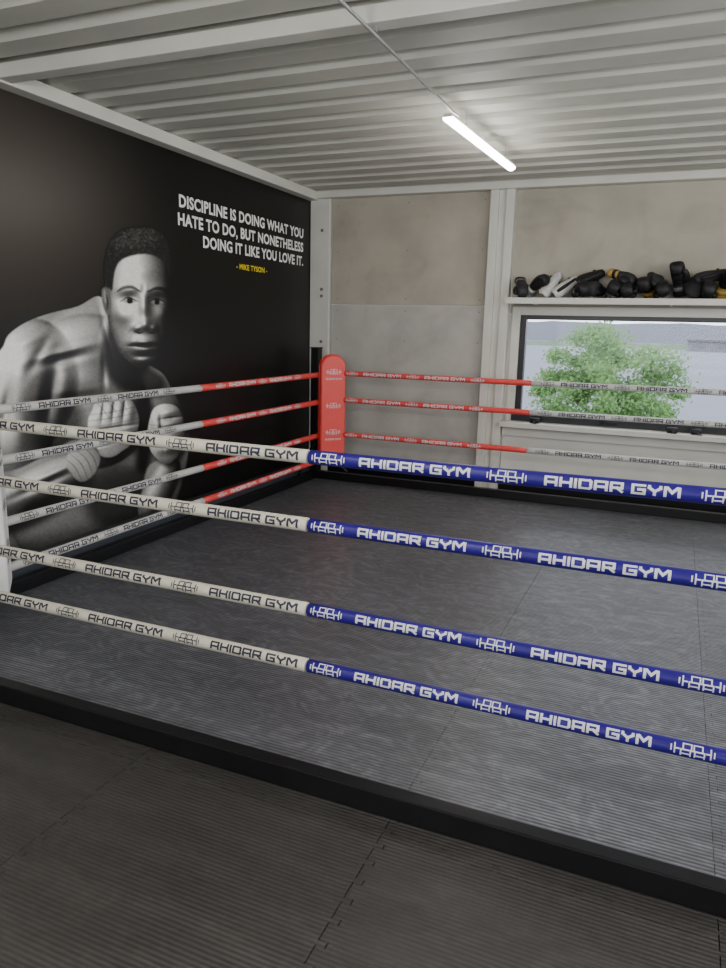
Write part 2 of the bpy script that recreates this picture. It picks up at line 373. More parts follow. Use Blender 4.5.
RR = .0265
def rope(name_label, p0, e, n, length, z, segs, logos0, tilt, sag, post0, post1, group):
    e = Vector(e); n = Vector(n); up = Vector((0,0,1))
    root = thing('ring_rope', name_label, 'ring rope', (p0[0], p0[1], z), group=group)
    def cz(t): s = t/length; return -sag*4*s*(1-s)
    for (t0, t1, m, pm, lab) in segs:
        bm = bmesh.new(); k = 24
        pts = [e*(t0+(t1-t0)*i/k) + up*cz(t0+(t1-t0)*i/k) for i in range(k+1)]
        pts = [pts[0], pts[0]+e*.004] + pts[1:-1] + [pts[-1]-e*.004, pts[-1]]
        tube(bm, pts, [RR*.8]+[RR]*(len(pts)-2)+[RR*.8], 20)
        sl = obj('sleeve', bm, m, root, smooth=True); sl['label'] = lab
        def fn(t, s):
            ph = tilt + s/RR; R = RR+.0011
            return e*t + n*(R*math.cos(ph)) + up*(R*math.sin(ph) + cz(t))
        per = .645
        kk = math.floor((t0-logos0)/per)-1
        for q in range(kk, kk+12):
            tl = logos0+q*per
            if tl-.072 > t0 and tl+.072 < t1:
                bm = bmesh.new(); emit_strokes(bm, LOGO, LW, .126, .037, tl, 0, fn, .0044); obj('barbell_emblem', bm, pm, sl)
            tw = tl+per/2
            if tw-.21 > t0 and tw+.21 < t1:
                bm = bmesh.new(); emit_strokes(bm, WORD, WW, .402, .0255, tw, 0, fn, .0074, vs=1.2); obj('lettering', bm, pm, sl)
    for (te, pst, sgn) in ((0, post0, -1), (length, post1, 1)):
        a = e*te; pv = Vector((pst[0]-p0[0], pst[1]-p0[1], 0)); d = (pv-a); d.normalize()
        b = pv - d*.065
        bm = bmesh.new()
        tube(bm, [a-e*sgn*.002, a+e*sgn*.02, a+e*sgn*.02+d*.01, a.lerp(b,.3), a.lerp(b,.35), a.lerp(b,.75), a.lerp(b,.8), b], [.013,.013,.010,.008,.016,.016,.008,.008], 10)
        obj('turnbuckle', bm, M['black_steel'], root, smooth=True)
    return root

ORD = ['top rope', 'second rope down', 'third rope down', 'bottom rope']
XR0, XR1 = -3.22, 1.0
for i, hz in enumerate((.455, .722, 1.058, 1.29)):
    mid = -1.205 - XR0
    rope('%s of the near side, cream sleeve meeting a blue sleeve' % ORD[i], (XR0, 2.35), (1,0,0), (0,-1,0), XR1-XR0, H-hz,
         [(0, mid-.002, M['cream_sleeve'], M['navy_print'], 'cream sleeve with dark lettering'), (mid+.002, XR1-XR0, M['blue_sleeve'], M['white_print'], 'blue sleeve with white lettering')],
         -1.118 - XR0, (.15,.24,.34,.40)[i], (.012,.004,.004,.004)[i], posts['fl'], posts['fr'], 'ropes of the near side')
YL0, YL1 = 2.56, 6.66
for i, hz in enumerate((.474, .751, 1.096, 1.36)):
    mid = 4.66 - YL0
    rope('%s along the mural wall, white sleeve meeting a red sleeve' % ORD[i], (-3.33, YL0), (0,1,0), (1,0,0), YL1-YL0, H-hz,
         [(0, mid-.002, M['pale_sleeve'], M['navy_print'], 'white sleeve with dark lettering'), (mid+.002, YL1-YL0, M['red_sleeve'], M['white_print'], 'red sleeve with white lettering')],
         .4, (.1,.15,.22,.3)[i], .004, posts['fl'], posts['bl'], 'ropes along the mural wall')
for i, hz in enumerate((.455, .724, 1.08, 1.345)):
    x0 = -3.12; mid = -1.21-x0
    rope('%s of the far side under the window, red sleeve meeting a white sleeve' % ORD[i], (x0, 6.80), (1,0,0), (0,-1,0), XR1-x0, H-hz,
         [(0, mid-.002, M['red_sleeve'], M['white_print'], 'red sleeve with white lettering'), (mid+.002, XR1-x0, M['pale_sleeve'], M['navy_print'], 'white sleeve with dark lettering')],
         .12, .08, .004, posts['bl'], posts['br'], 'ropes of the far side')

# ------------------------------------------------------------------ corner pads
def corner_pad(cx, cy, rz, m, pm, label, z0=.33, h=1.02, r=.12, t=.05, plain=False):
    root = thing('corner_pad', label, 'corner pad', (cx, cy, z0), (0,0,rz))
    w = .135
    out = []
    for k in range(5): a = PI + PI/2*k/4; out.append((-w+.03+.03*math.cos(a), .03+.03*math.sin(a)))
    for k in range(5): a = -PI/2 + PI/2*k/4; out.append((w-.03+.03*math.cos(a), .03+.03*math.sin(a)))
    for k in range(8): a = PI/2*k/7; out.append((w-r+r*math.cos(a), h-r+r*math.sin(a)))
    for k in range(8): a = PI/2+PI/2*k/7; out.append((-w+r+r*math.cos(a), h-r+r*math.sin(a)))
    rings = []
    for (y, s) in ((t, .012), (t*.8, .003), (t*.5, 0), (-t*.5, 0), (-t*.8, .003), (-t, .014)):
        ring = []
        for (x, z) in out:
            ring.append(Vector((x*(1-s/w), y, z*(1-2*s/h)+s)))
        rings.append(ring)
    bm = bmesh.new(); loft(bm, rings); bmesh.ops.recalc_face_normals(bm, faces=bm.faces)
    obj('pad_body', bm, m, root, smooth=False)
    if not plain:
        bm = bmesh.new(); tube(bm, [(q[0]*1.005, -.0, q[1]) for q in out]+[(out[0][0]*1.005, 0, out[0][1])], .006, 6)
        obj('piping', bm, m, root, smooth=True)
    fn = lambda x, z: Vector((x, -t-.0015, z))
    for zc in (h-.17, h*.5, .24):
        bm = bmesh.new(); emit_strokes(bm, LOGO, LW, .150, .052, 0, zc, fn, .0052); obj('barbell_emblem', bm, pm, root)
    for zc in (h-.24, .165):
        bm = bmesh.new(); emit_strokes(bm, WORD, WW, .17, .015, 0, zc, fn, .0040); obj('lettering', bm, pm, root)
    for z in (.2,.5,.8): obj('strap', box(-.02, .02, t, t+.03, z-.02, z+.02), M['black_metal'], root)
corner_pad(-3.205, 6.735, PI/4, M['red_vinyl'], M['white_print'], 'red padded corner cushion with rounded top between the mural and the far ropes')
corner_pad(-3.165, 2.625, 3*PI/4, M['white_vinyl'], M['navy_print'], 'white padded corner cushion at the left edge beside the mural wall', .22, .92, .02, .042, True)
corner_pad(1.0, 6.62, -PI/4, M['white_vinyl'], M['navy_print'], 'white padded corner cushion of the far right ring corner')
corner_pad(1.0, 2.50, -3*PI/4, M['blue_sleeve'], M['white_print'], 'blue padded corner cushion of the near right ring corner')

# ------------------------------------------------------------------ mural
mu = thing('wall_mural', 'black wall mural of a bare-chested boxer with wrapped fists and a white quote', 'mural', (WX, 4.3, 0))
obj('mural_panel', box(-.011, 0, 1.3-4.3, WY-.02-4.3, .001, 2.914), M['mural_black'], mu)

ST = .8
us = np.arange(-70, 204, ST); vs_ = np.arange(214, 592, ST)
U, V = np.meshgrid(us, vs_)
BG = 13.0
def cat(pts, k=4):
    n = len(pts); out = []
    for i in range(n):
        p0, p1, p2, p3 = [np.array(pts[(i+j-1) % n], float) for j in range(4)]
        for s in range(k):
            t = s/k
            out.append(.5*((2*p1)+(-p0+p2)*t+(2*p0-5*p1+4*p2-p3)*t*t+(-p0+3*p1-3*p2+p3)*t**3))
    return np.array(out)
def cover(pts, soft, smooth=True):
    P = cat(pts) if smooth else np.array(pts, float)
    x0, y0 = P.min(0)-soft*1.5-1; x1, y1 = P.max(0)+soft*1.5+1
    i0, i1 = np.searchsorted(vs_, [y0, y1]); j0, j1 = np.searchsorted(us, [x0, x1])
    u = U[i0:i1, j0:j1]; v = V[i0:i1, j0:j1]
    d2 = np.full(u.shape, 1e9); ins = np.zeros(u.shape, bool)
    n = len(P)
    for i in range(n):
        ax, ay = P[i]; bx_, by = P[(i+1) % n]
        ex, ey = bx_-ax, by-ay; L = ex*ex+ey*ey+1e-9
        t = np.clip(((u-ax)*ex+(v-ay)*ey)/L, 0, 1)
        d2 = np.minimum(d2, (u-ax-t*ex)**2+(v-ay-t*ey)**2)
        if abs(ey) > 1e-9:
            c = ((ay > v) != (by > v)) & (u < ex*(v-ay)/ey+ax); ins ^= c
    d = np.sqrt(d2)*np.where(ins, 1, -1)
    s = np.clip(d/(2*soft)+.5, 0, 1); s = s*s*(3-2*s)
    return (slice(i0, i1), slice(j0, j1)), s
def full(pts, soft):
    F = np.zeros(U.shape); sl, s = cover(pts, soft); F[sl] = s; return F
CUR = [None]; CLIP = [None]
def paint(pts, g, soft=1.5, op=1.0, smooth=True, mulmode=False):
    sl, s = cover(pts, soft, smooth); s = s*op
    if CLIP[0] is not None: s = s*CLIP[0][sl]
    I = CUR[0]; I[sl] = I[sl]*(1-s) + (I[sl]*g if mulmode else g)*s
def line(pts, w, g, soft=1.0, op=1.0, mulmode=False):
    pts = [np.array(p, float) for p in pts]; L = []; R = []
    for i, p in enumerate(pts):
        d = pts[min(i+1, len(pts)-1)]-pts[max(i-1, 0)]; d = d/(np.linalg.norm(d)+1e-9); n = np.array([-d[1], d[0]])
        ww = w*(1 if 0 < i < len(pts)-1 else .35); L.append(p+n*ww/2); R.append(p-n*ww/2)
    paint([tuple(q) for q in L+R[::-1]], g, soft, op, True, mulmode)
def ellz(cx, cy, cz, rx, ry, rz, ang=0):
    c, s = math.cos(math.radians(ang)), math.sin(math.radians(ang))
    du, dv = U-cx, V-cy; x = (du*c+dv*s)/rx; y_ = (-du*s+dv*c)/ry; q = x*x+y_*y_
    return np.where(q < 1, cz+rz*np.sqrt(np.clip(1-q, 0, 1)), cz-30*(q-1))
def smax(L, k):
    A = np.stack(L); m = A.max(0); return m + k*np.log(np.exp((A-m)/k).sum(0))
def gs(z, cx, cy, a, b, h, ang=0):
    c, s = math.cos(math.radians(ang)), math.sin(math.radians(ang))
    du, dv = U-cx, V-cy; x = (du*c+dv*s)/a; y_ = (-du*s+dv*c)/b
    return z + h*np.exp(-(x*x+y_*y_))
def blur(z, n=1):
    for _ in range(n):
        z = (z+np.roll(z,1,0)+np.roll(z,-1,0)+np.roll(z,1,1)+np.roll(z,-1,1))/5
    return z
def shade(z, Ld=(-.55,-.50,.67), amb=.04, k=.72, p=1.25, sp=.55, sn=14, zs=1.0, nb=2):
    gy, gx = np.gradient(blur(z, nb)*zs, ST)
    n = np.sqrt(gx*gx+gy*gy+1); nx, ny, nz_ = -gx/n, -gy/n, 1/n
    Ld = np.array(Ld); Ld = Ld/np.linalg.norm(Ld)
    d = np.clip(nx*Ld[0]+ny*Ld[1]+nz_*Ld[2], 0, 1)
    Hh = Ld+np.array([0,0,1]); Hh /= np.linalg.norm(Hh)
    s = np.clip(nx*Hh[0]+ny*Hh[1]+nz_*Hh[2], 0, 1)**sn
    return np.clip(255*(amb + k*d**p*.62 + sp*s*.55), 0, 242)

IMG = np.full(U.shape, BG)
# --- body relief
zb = smax([ellz(28,385,0,50,66,44,8), ellz(76,352,-8,56,36,34,-14), ellz(122,345,-4,24,48,28,8), ellz(92,408,-6,56,60,30), ellz(154,400,-20,30,34,22,20),
           ellz(14,440,6,36,62,36,-8), ellz(-30,420,-10,50,60,30), ellz(100,510,-26,92,76,30)], 6)
zb = gs(zb, 62, 352, 26, 3.6, 3.8, -14); zb = gs(zb, 60, 361, 26, 4.5, -3.8, -14)
zb = gs(zb, 50, 400, 8, 34, -13, 8); zb = gs(zb, 118, 335, 4, 26, 5, -18); zb = gs(zb, 106, 330, 3.4, 22, -3, -14)
zb = gs(zb, 22, 374, 13, 28, 4, 10); zb = gs(zb, 6, 408, 5, 24, -4, 10); zb = gs(zb, 38, 356, 5, 22, -3, 30)
zb = gs(zb, 84, 380, 22, 13, 6); zb = gs(zb, 104, 370, 3, 18, -2.5); zb = gs(zb, 78, 398, 26, 5, -4, -6)
zb = gs(zb, 30, 340, 16, 5, 2.4, -24); zb = gs(zb, 20, 430, 10, 26, 3, 8)
B_ = shade(zb, amb=.10, k=1.12, p=1.35, sp=.55, sn=15, zs=.80, nb=4)
CUR[0] = B_
paint([(112,320),(122,350),(150,366),(166,380),(160,396),(130,392),(108,378),(102,350)], .18, 6, .95, mulmode=True)
paint([(134,402),(150,398),(154,440),(146,470),(136,466),(138,430)], .10, 5, .95, mulmode=True)
paint([(60,396),(80,406),(80,434),(60,456),(46,458),(48,424)], .35, 9, .9, mulmode=True)
paint([(-80,450),(-20,460),(30,474),(100,474),(190,474),(200,600),(-80,610)], .65, 22, .9, mulmode=True)
BODY = [(-70,430),(-50,384),(-25,366),(0,350),(8,335),(26,322),(50,313),(78,306),(98,296),(112,310),(128,346),(148,364),(163,374),(172,390),(180,404),(188,425),(188,452),(182,482),(172,510),(160,540),(130,570),(50,592),(-20,596),(-70,596)]
a = full(BODY, 1.0); IMG = IMG*(1-a)+B_*a
CUR[0] = IMG
paint([(96,470),(130,464),(160,470),(150,520),(110,530),(86,508)], .3, 10, .85, mulmode=True)
# --- forearms in front
zf = smax([ellz(46,482,0,60,20,20,-24), ellz(4,502,-2,34,26,20,-10)], 4); zf = gs(zf, 40, 486, 30, 3.5, -3, -24); zf = gs(zf, 56, 472, 22, 4, 3, -24)
FA = [(-34,500),(-14,478),(20,468),(50,452),(76,440),(92,456),(90,478),(68,496),(30,518),(-10,530),(-36,520)]
CUR[0] = IMG; paint([(x+2, y+9) for x, y in FA], .25, 6, .85, mulmode=True)
Fz = shade(zf, amb=.09, k=1.05, p=1.3, sp=.5, zs=.85, nb=3); a = full(FA, 1.4); IMG = IMG*(1-a)+Fz*a
zf = smax([ellz(160,488,0,15,34,15,24)], 3); Fz = shade(zf, amb=.08, k=.95, p=1.4, zs=.85, nb=3); a = full([(150,464),(178,460),(178,482),(166,506),(150,522),(138,514),(142,490)], 1.4); IMG = IMG*(1-a)+Fz*a
CUR[0] = IMG
paint([(-120,600),(0,560),(60,546),(120,532),(170,518),(235,524),(235,640),(-120,640)], BG, 28, .95)
# --- wrapped fist in the middle, turned slightly so the wraps run across the knuckles
FIST = [(92,410),(95,401),(102,397),(109,395),(117,394),(124,396),(131,400),(136,408),(139,419),(137,432),(131,444),(122,451),(112,457),(101,456),(92,446),(88,432),(88,419)]
CUR[0] = IMG; paint([(x+3, y+4) for x, y in FIST], 5, 5, .9)
zh = ellz(113,426,0,30,37,14)
for (cx, cy, l) in ((98,412,11), (108.5,409,12), (119,409,12), (129.5,413,11)):
    zh = gs(zh, cx, cy, 4.6, l, 2.6, 6)
for cx in (103, 113.5, 124): zh = gs(zh, cx, 409, 1.1, 10, -2.2, 6)
zh = gs(zh, 112, 436, 20, 5, 3.6, -14); zh = gs(zh, 110, 443.5, 22, 1.3, -2.6, -14); zh = gs(zh, 112, 428, 22, 1.3, -2.4, -8)
Hz = shade(zh, amb=.22, k=1.25, p=1.2, sp=.35, zs=.95, nb=1); CUR[0] = Hz
for q in ((88,415),(88,421),(88,427),(88,436),(90,448)): line([q, (q[0]+24, q[1]-3), (q[0]+50, q[1]-9)], 1.0, .68, .6, .9, True)
for q in ((95,401),(104,398),(115,396)): line([q, (q[0]+8, q[1]+9), (q[0]+15, q[1]+18)], 1.0, .74, .6, .9, True)
a = full(FIST, .7); IMG = IMG*(1-a)+Hz*a
WRI = [(72,446),(88,438),(100,456),(94,474),(80,482),(66,466)]
CUR[0] = IMG; zh = ellz(83,460,0,22,30,11,-34); Hz = shade(zh, amb=.18, k=1.15, sp=.25, nb=2); CUR[0] = Hz
for k in range(6): line([(60+k*5,464-k*5),(69+k*6,471-k*3.5),(77+k*5,486-k*4)], 1.1, .62, .6, .9, True)
a = full(WRI, 1.0); IMG = IMG*(1-a)+Hz*a
# --- fist at the right
F2 = [(150,417),(154,408),(163,404),(174,405),(181,411),(184,419),(183,427),(185,434),(182,442),(182,449),(176,458),(168,464),(159,461),(150,450),(147,434)]
CUR[0] = IMG; paint([(x+3, y+3) for x, y in F2], 5, 4, .85)
zh = ellz(166,434,0,21,34,12)
for cy in (412, 424.5, 437, 449): zh = gs(zh, 169, cy, 11, 4, 2.6, -8)
for cy in (418.3, 430.8, 443): zh = gs(zh, 171, cy, 10, 1.1, -2.4, -8)
zh = gs(zh, 156, 430, 4, 17, 2.8, -6); zh = gs(zh, 161.5, 430, 1.3, 15, -2.2, -6)
Hz = shade(zh, amb=.16, k=1.2, p=1.25, sp=.4, nb=1); CUR[0] = Hz
for q in ((148,424),(148,434),(150,446)): line([q, (q[0]+16, q[1]+2), (q[0]+34, q[1]-2)], 1.0, .72, .6, .85, True)
a = full(F2, .7); IMG = IMG*(1-a)+Hz*a
# --- head relief: broad face
zh = smax([ellz(138,298,0,36,64,34,-2), ellz(140,336,0,28,33,28,-3)], 5)
zh = gs(zh, 129, 289, 13, 4.4, 3.0, -4); zh = gs(zh, 157, 290, 11, 4.4, 2.8, 6)
zh = gs(zh, 129, 300, 9.5, 5, -4.0); zh = gs(zh, 157, 301, 8.5, 5, -4.0)
zh = gs(zh, 129, 300.5, 6, 2.8, 2.4); zh = gs(zh, 157, 301.5, 5.5, 2.8, 2.4)
zh = gs(zh, 144, 306, 5.2, 15, 4.8, -2); zh = gs(zh, 145, 325, 7, 6, 6.0)
zh = gs(zh, 136, 328, 4, 3.4, 3.6); zh = gs(zh, 154, 328, 3.6, 3.4, 3.6)
zh = gs(zh, 121, 315, 10, 7.5, 3.2, 20); zh = gs(zh, 163, 314, 6, 7, 2.6, -20)
zh = gs(zh, 122, 335, 8, 12, -2.0, 10); zh = gs(zh, 162, 334, 5, 11, -1.8, -10)
zh = gs(zh, 144, 343, 14, 8, 3.2); zh = gs(zh, 144, 342, 12, 2.4, 2.0); zh = gs(zh, 145, 346, 13, 1.2, -2.6); zh = gs(zh, 145, 350.5, 10, 3.0, 3.0)
zh = gs(zh, 144, 356.5, 9, 2.0, -2.2); zh = gs(zh, 142, 362, 11, 4.6, 2.8)
zh = gs(zh, 142, 270, 20, 8, 1.6); zh = gs(zh, 143, 289, 2, 5, -1.0)
zh = gs(zh, 130, 333, 1.6, 8, -1.1, 24); zh = gs(zh, 160, 333, 1.6, 8, -1.1, -20)
Hd = shade(zh, Ld=(-.30,-.38,.88), amb=.075, k=1.28, p=1.9, sp=.62, sn=16, nb=2)
CUR[0] = Hd
line([(117,291.5),(123,288),(132,287.2),(140,291.5)], 3.2, .34, 1.0, .95, True)
line([(148,291.5),(155,288.6),(163,289),(169,293.5)], 3.2, .34, 1.0, .95, True)
paint([(122,301),(128.5,298.4),(136,301),(129.5,303.4)], 150, .7, .7); paint([(150,302),(156,299.4),(164,302),(157,304.4)], 142, .7, .7)
paint([(127.4,298.4),(131.8,298.4),(132,303),(127.4,303)], 8, .8); paint([(154.8,299.4),(158.8,299.4),(158.8,304),(154.8,304)], 8, .8)
line([(120.5,301),(128,297.4),(137,301)], 1.6, 14, .7, .9); line([(149,302),(156,298.6),(164.5,302)], 1.6, 14, .7, .9)
line([(134,331),(139,333),(143,332)], 2.0, 14, .8, .88); line([(148,332),(152,333),(156.5,331)], 2.0, 14, .8, .88)
line([(128,345.8),(137,346),(146,347),(159,345.8)], 1.6, 12, .7, .9)
paint([(128,345),(136,341.2),(145,342.4),(152,341.2),(159,345),(146,346)], .58, .9, .85, mulmode=True)
paint([(131,348),(146,348.5),(157,347.5),(151,353.6),(137,353.6)], .84, .9, .8, mulmode=True)
paint([(166,264),(174,280),(173,316),(165,346),(157,354),(164,318)], .34, 4, .8, mulmode=True)
paint([(103,262),(109,262),(110,300),(110,330),(118,352),(106,338),(101,300)], .45, 4, .8, mulmode=True)
sh_ = blur(np.random.RandomState(5).normal(0,1,IMG.shape), 1)
stub = full([(112,330),(126,338),(142,338),(162,334),(160,352),(142,368),(122,358)], 5); Hd = Hd*(1-.12*stub) + sh_*8*stub
CUR[0] = Hd
HEAD = [(107,266),(105,290),(107,314),(111,334),(120,352),(130,363),(141,368),(152,362),(162,347),(168,327),(171,303),(170,280),(165,260),(140,250),(116,254)]
a = full(HEAD, .8); IMG = IMG*(1-a)+Hd*a
CUR[0] = IMG
paint([(101,292),(104,287),(109,291),(111,306),(108,315),(103.5,308)], 98, .9); paint([(103,292),(105,290),(107,299),(104.5,303)], 150, 1, .8); line([(106,295),(107.5,303),(106.5,310)], 1.6, 22, .8, .85)
# --- short flat-topped hair
HAIR = [(106,286),(104,268),(107,250),(113,238),(123,230),(142,227),(156,230),(166,239),(170,256),(170,280),(166,266),(159,258),(146,254),(130,256),(119,262),(114,274),(112,290),(109,288)]
paint(HAIR, 30, 1.3)
CLIP[0] = full(HAIR, 1.0)
paint([(112,244),(124,231),(146,229),(158,236),(150,246),(124,248)], 60, 5, .7)
CLIP[0] = None
rs = np.random.RandomState(3)
hair = full(HAIR, 1.8); hn = blur(rs.normal(0, 1, IMG.shape), 1); IMG = IMG + hair*hn*40*np.clip(1-((U-132)/44.)**2-((V-240)/36.)**2, .25, 1)
tex = rs.normal(0, 1, IMG.shape); tex = (tex+np.roll(tex,1,0)+np.roll(tex,1,1)+np.roll(np.roll(tex,1,0),1,1))/4
mask = np.clip((IMG-BG)/60, 0, 1); IMG = IMG+tex*7*mask
nr, nc = IMG.shape
ed = np.minimum.reduce([np.clip((U-us[0])/25,0,1), np.clip((us[-1]-U)/6,0,1), np.clip((V-vs_[0])/6,0,1), np.clip((vs_[-1]-V)/10,0,1)])
IMG = BG+(IMG-BG)*ed; IMG = np.clip(IMG, 6, 255)
verts = []
for i in range(nr):
    for j in range(nc):
        yy, zz = mural_pt(us[j], vs_[i]); verts.append((.0015, yy-4.3, max(.01, zz)))
keep = np.abs(IMG-BG) > 1.2
k2 = keep.copy()
for dy in (-1,0,1):
    for dx in (-1,0,1): k2 |= np.roll(np.roll(keep, dy, 0), dx, 1)
faces = [(i*nc+j, (i+1)*nc+j, (i+1)*nc+j+1, i*nc+j+1) for i in range(nr-1) for j in range(nc-1) if k2[i, j]]
me = bpy.data.meshes.new('portrait_print'); me.from_pydata(verts, [], faces)
ca = me.color_attributes.new('tone', 'FLOAT_COLOR', 'POINT')
g = IMG.ravel()/255.0; gl_ = np.where(g <= .04045, g/12.92, ((g+.055)/1.055)**2.4)
arr = np.stack([gl_, gl_*.985, gl_*.94, np.ones_like(gl_)], 1).astype(np.float32)
ca.data.foreach_set('color', arr.ravel())
bmx = bmesh.new(); bmx.from_mesh(me); bmesh.ops.delete(bmx, geom=[v for v in bmx.verts if not v.link_faces], context='VERTS'); bmx.to_mesh(me); bmx.free()
pm = bpy.data.materials.new('portrait_tone'); pm.use_nodes = True
nt = pm.node_tree; b = nt.nodes['Principled BSDF']; at = nt.nodes.new('ShaderNodeAttribute'); at.attribute_name = 'tone'
nz = nt.nodes.new('ShaderNodeTexNoise'); nz.inputs['Scale'].default_value = 30
mxr = nt.nodes.new('ShaderNodeMapRange'); mxr.inputs['To Min'].default_value = .95; mxr.inputs['To Max'].default_value = 1.15
vsn = nt.nodes.new('ShaderNodeVectorMath'); vsn.operation = 'SCALE'
nt.links.new(nz.outputs['Fac'], mxr.inputs['Value']); nt.links.new(at.outputs['Color'], vsn.inputs[0]); nt.links.new(mxr.outputs['Result'], vsn.inputs['Scale'])
nt.links.new(vsn.outputs['Vector'], b.inputs['Base Color']); b.inputs['Roughness'].default_value = .34; b.inputs['Specular IOR Level'].default_value = .3
me.materials.append(pm)
po = bpy.data.objects.new('portrait_print', me); COL.objects.link(po); po.parent = mu
po['label'] = 'black and white picture of a boxer with cropped hair and wrapped fists'

def wall_text(txt, y0, y1, z0, h, m, off=.032):
    cu = bpy.data.curves.new('lettering', 'FONT'); cu.body = txt; cu.size = 1; cu.offset = off; cu.resolution_u = 3; cu.space_character = 1.05
    t = bpy.data.objects.new('lettering_tmp', cu); COL.objects.link(t)
    bpy.context.view_layer.update()
    dg = bpy.context.evaluated_depsgraph_get(); me = bpy.data.meshes.new_from_object(t.evaluated_get(dg))
    bpy.data.objects.remove(t)
    xs = [v.co.x for v in me.vertices]; x0, x1 = min(xs), max(xs)
    for v in me.vertices:
        x = (v.co.x-x0)/(x1-x0); v.co = (.004, y0+(y1-y0)*x-4.3, z0+v.co.y/.73*h)
    me.materials.clear(); me.materials.append(m)
    o = bpy.data.objects.new('lettering', me); COL.objects.link(o); o.parent = mu
    return o
wall_text('DISCIPLINE IS DOING WHAT YOU', 4.99, 7.08, 2.522, .093, M['letter_white'])
wall_text('HATE TO DO, BUT NONETHELESS', 4.97, 7.08, 2.384, .093, M['letter_white'])
wall_text('DOING IT LIKE YOU LOVE IT.', 5.30, 7.08, 2.246, .093, M['letter_white'])
o = wall_text('- MIKE TYSON -', 5.80, 6.34, 2.115, .048, M['letter_yellow'], .022); o['label'] = 'small yellow line under the quote'

# ------------------------------------------------------------------ ceiling lights
def ceiling_light(cx, cy, rz, L, label, lamp=0, drop=0.0):
    r = thing('ceiling_light', label, 'ceiling light', (cx, cy, 2.86-drop), (0,0,rz))
    obj('housing', box(-.028, .028, -L/2, L/2, .022, .042), M['white_paint'], r, bevel=.004)
    bm = bmesh.new()
    n = 8; ring = lambda y: [Vector((.034*math.cos(PI+PI*k/n), y, .022+.034*math.sin(PI+PI*k/n)*.8)) for k in range(n+1)]
    loft(bm, [ring(-L/2+.01), ring(L/2-.01)])
    bmesh.ops.recalc_face_normals(bm, faces=bm.faces)
    obj('diffuser', bm, M['tube'], r)
    for y in (-L/2+.35, L/2-.2): 
        bm = bmesh.new(); tube(bm, [(0,y,.042),(0,y,.14+drop)], .003, 6); obj('suspension_wire', bm, M['steel'], r)
    if lamp:
        for k in (-.5, 0, .5):
            ld = bpy.data.lights.new('lamp', 'POINT'); ld.shadow_soft_size = .12; ld.energy = lamp/3; ld.color = (1,.965,.915)
            lo = bpy.data.objects.new('lamp', ld); COL.objects.link(lo); lo.location = (cx, cy+k, 2.70-drop)
    return r
ceiling_light(-1.395, 5.33, math.radians(-2.9), 1.5, 'lit white LED tube fitting under the corrugated ceiling', 14)
ceiling_light(-1.4, .7, 0, 1.5, 'LED tube fitting on the ceiling behind the camera, left one', 84, .3)  # unseen fittings from here on, added to fill the room with light
ceiling_light(1.6, 1.2, 0, 1.5, 'LED tube fitting on the ceiling behind the camera, right one', 84, .3)
ceiling_light(2.2, 4.2, 0, 1.5, 'LED tube fitting over the right side of the ring', 84, .35)  # added out of view to brighten the ceiling
cd = thing('cable_conduit', 'thin grey conduit running under the ceiling to the lit tube', 'conduit', (-1.385, 3.4, 2.895))
bm = bmesh.new(); tube(bm, [(0,-3.2,0),(0,1.12,0),(.01,1.22,.0)], .008, 8)
obj('pipe', bm, M['steel'], cd, smooth=True)
obj('pipe_clip', box(-.010, .010, -.11, -.095, .008, .028), M['steel'], cd)

# ------------------------------------------------------------------ shelf and gloves
SZ = 1.93
sh = thing('wall_shelf', 'pale wooden wall shelf above the window, loaded with black gloves', 'shelf', (-.2, WY-.16, SZ))
obj('board', box(-1.33, 1.4, -.17, .143, -.045, 0), M['shelf_wood'], sh, bevel=.003)
obj('front_rail', box(-1.33, 1.4, -.185, -.171, -.055, -.0), M['white_paint'], sh, bevel=.003)
for x in (-1.1, 0.1, 1.25):
    obj('bracket', box(x-.012, x+.012, -.12, .143, -.055, -.046), M['white_paint'], sh)

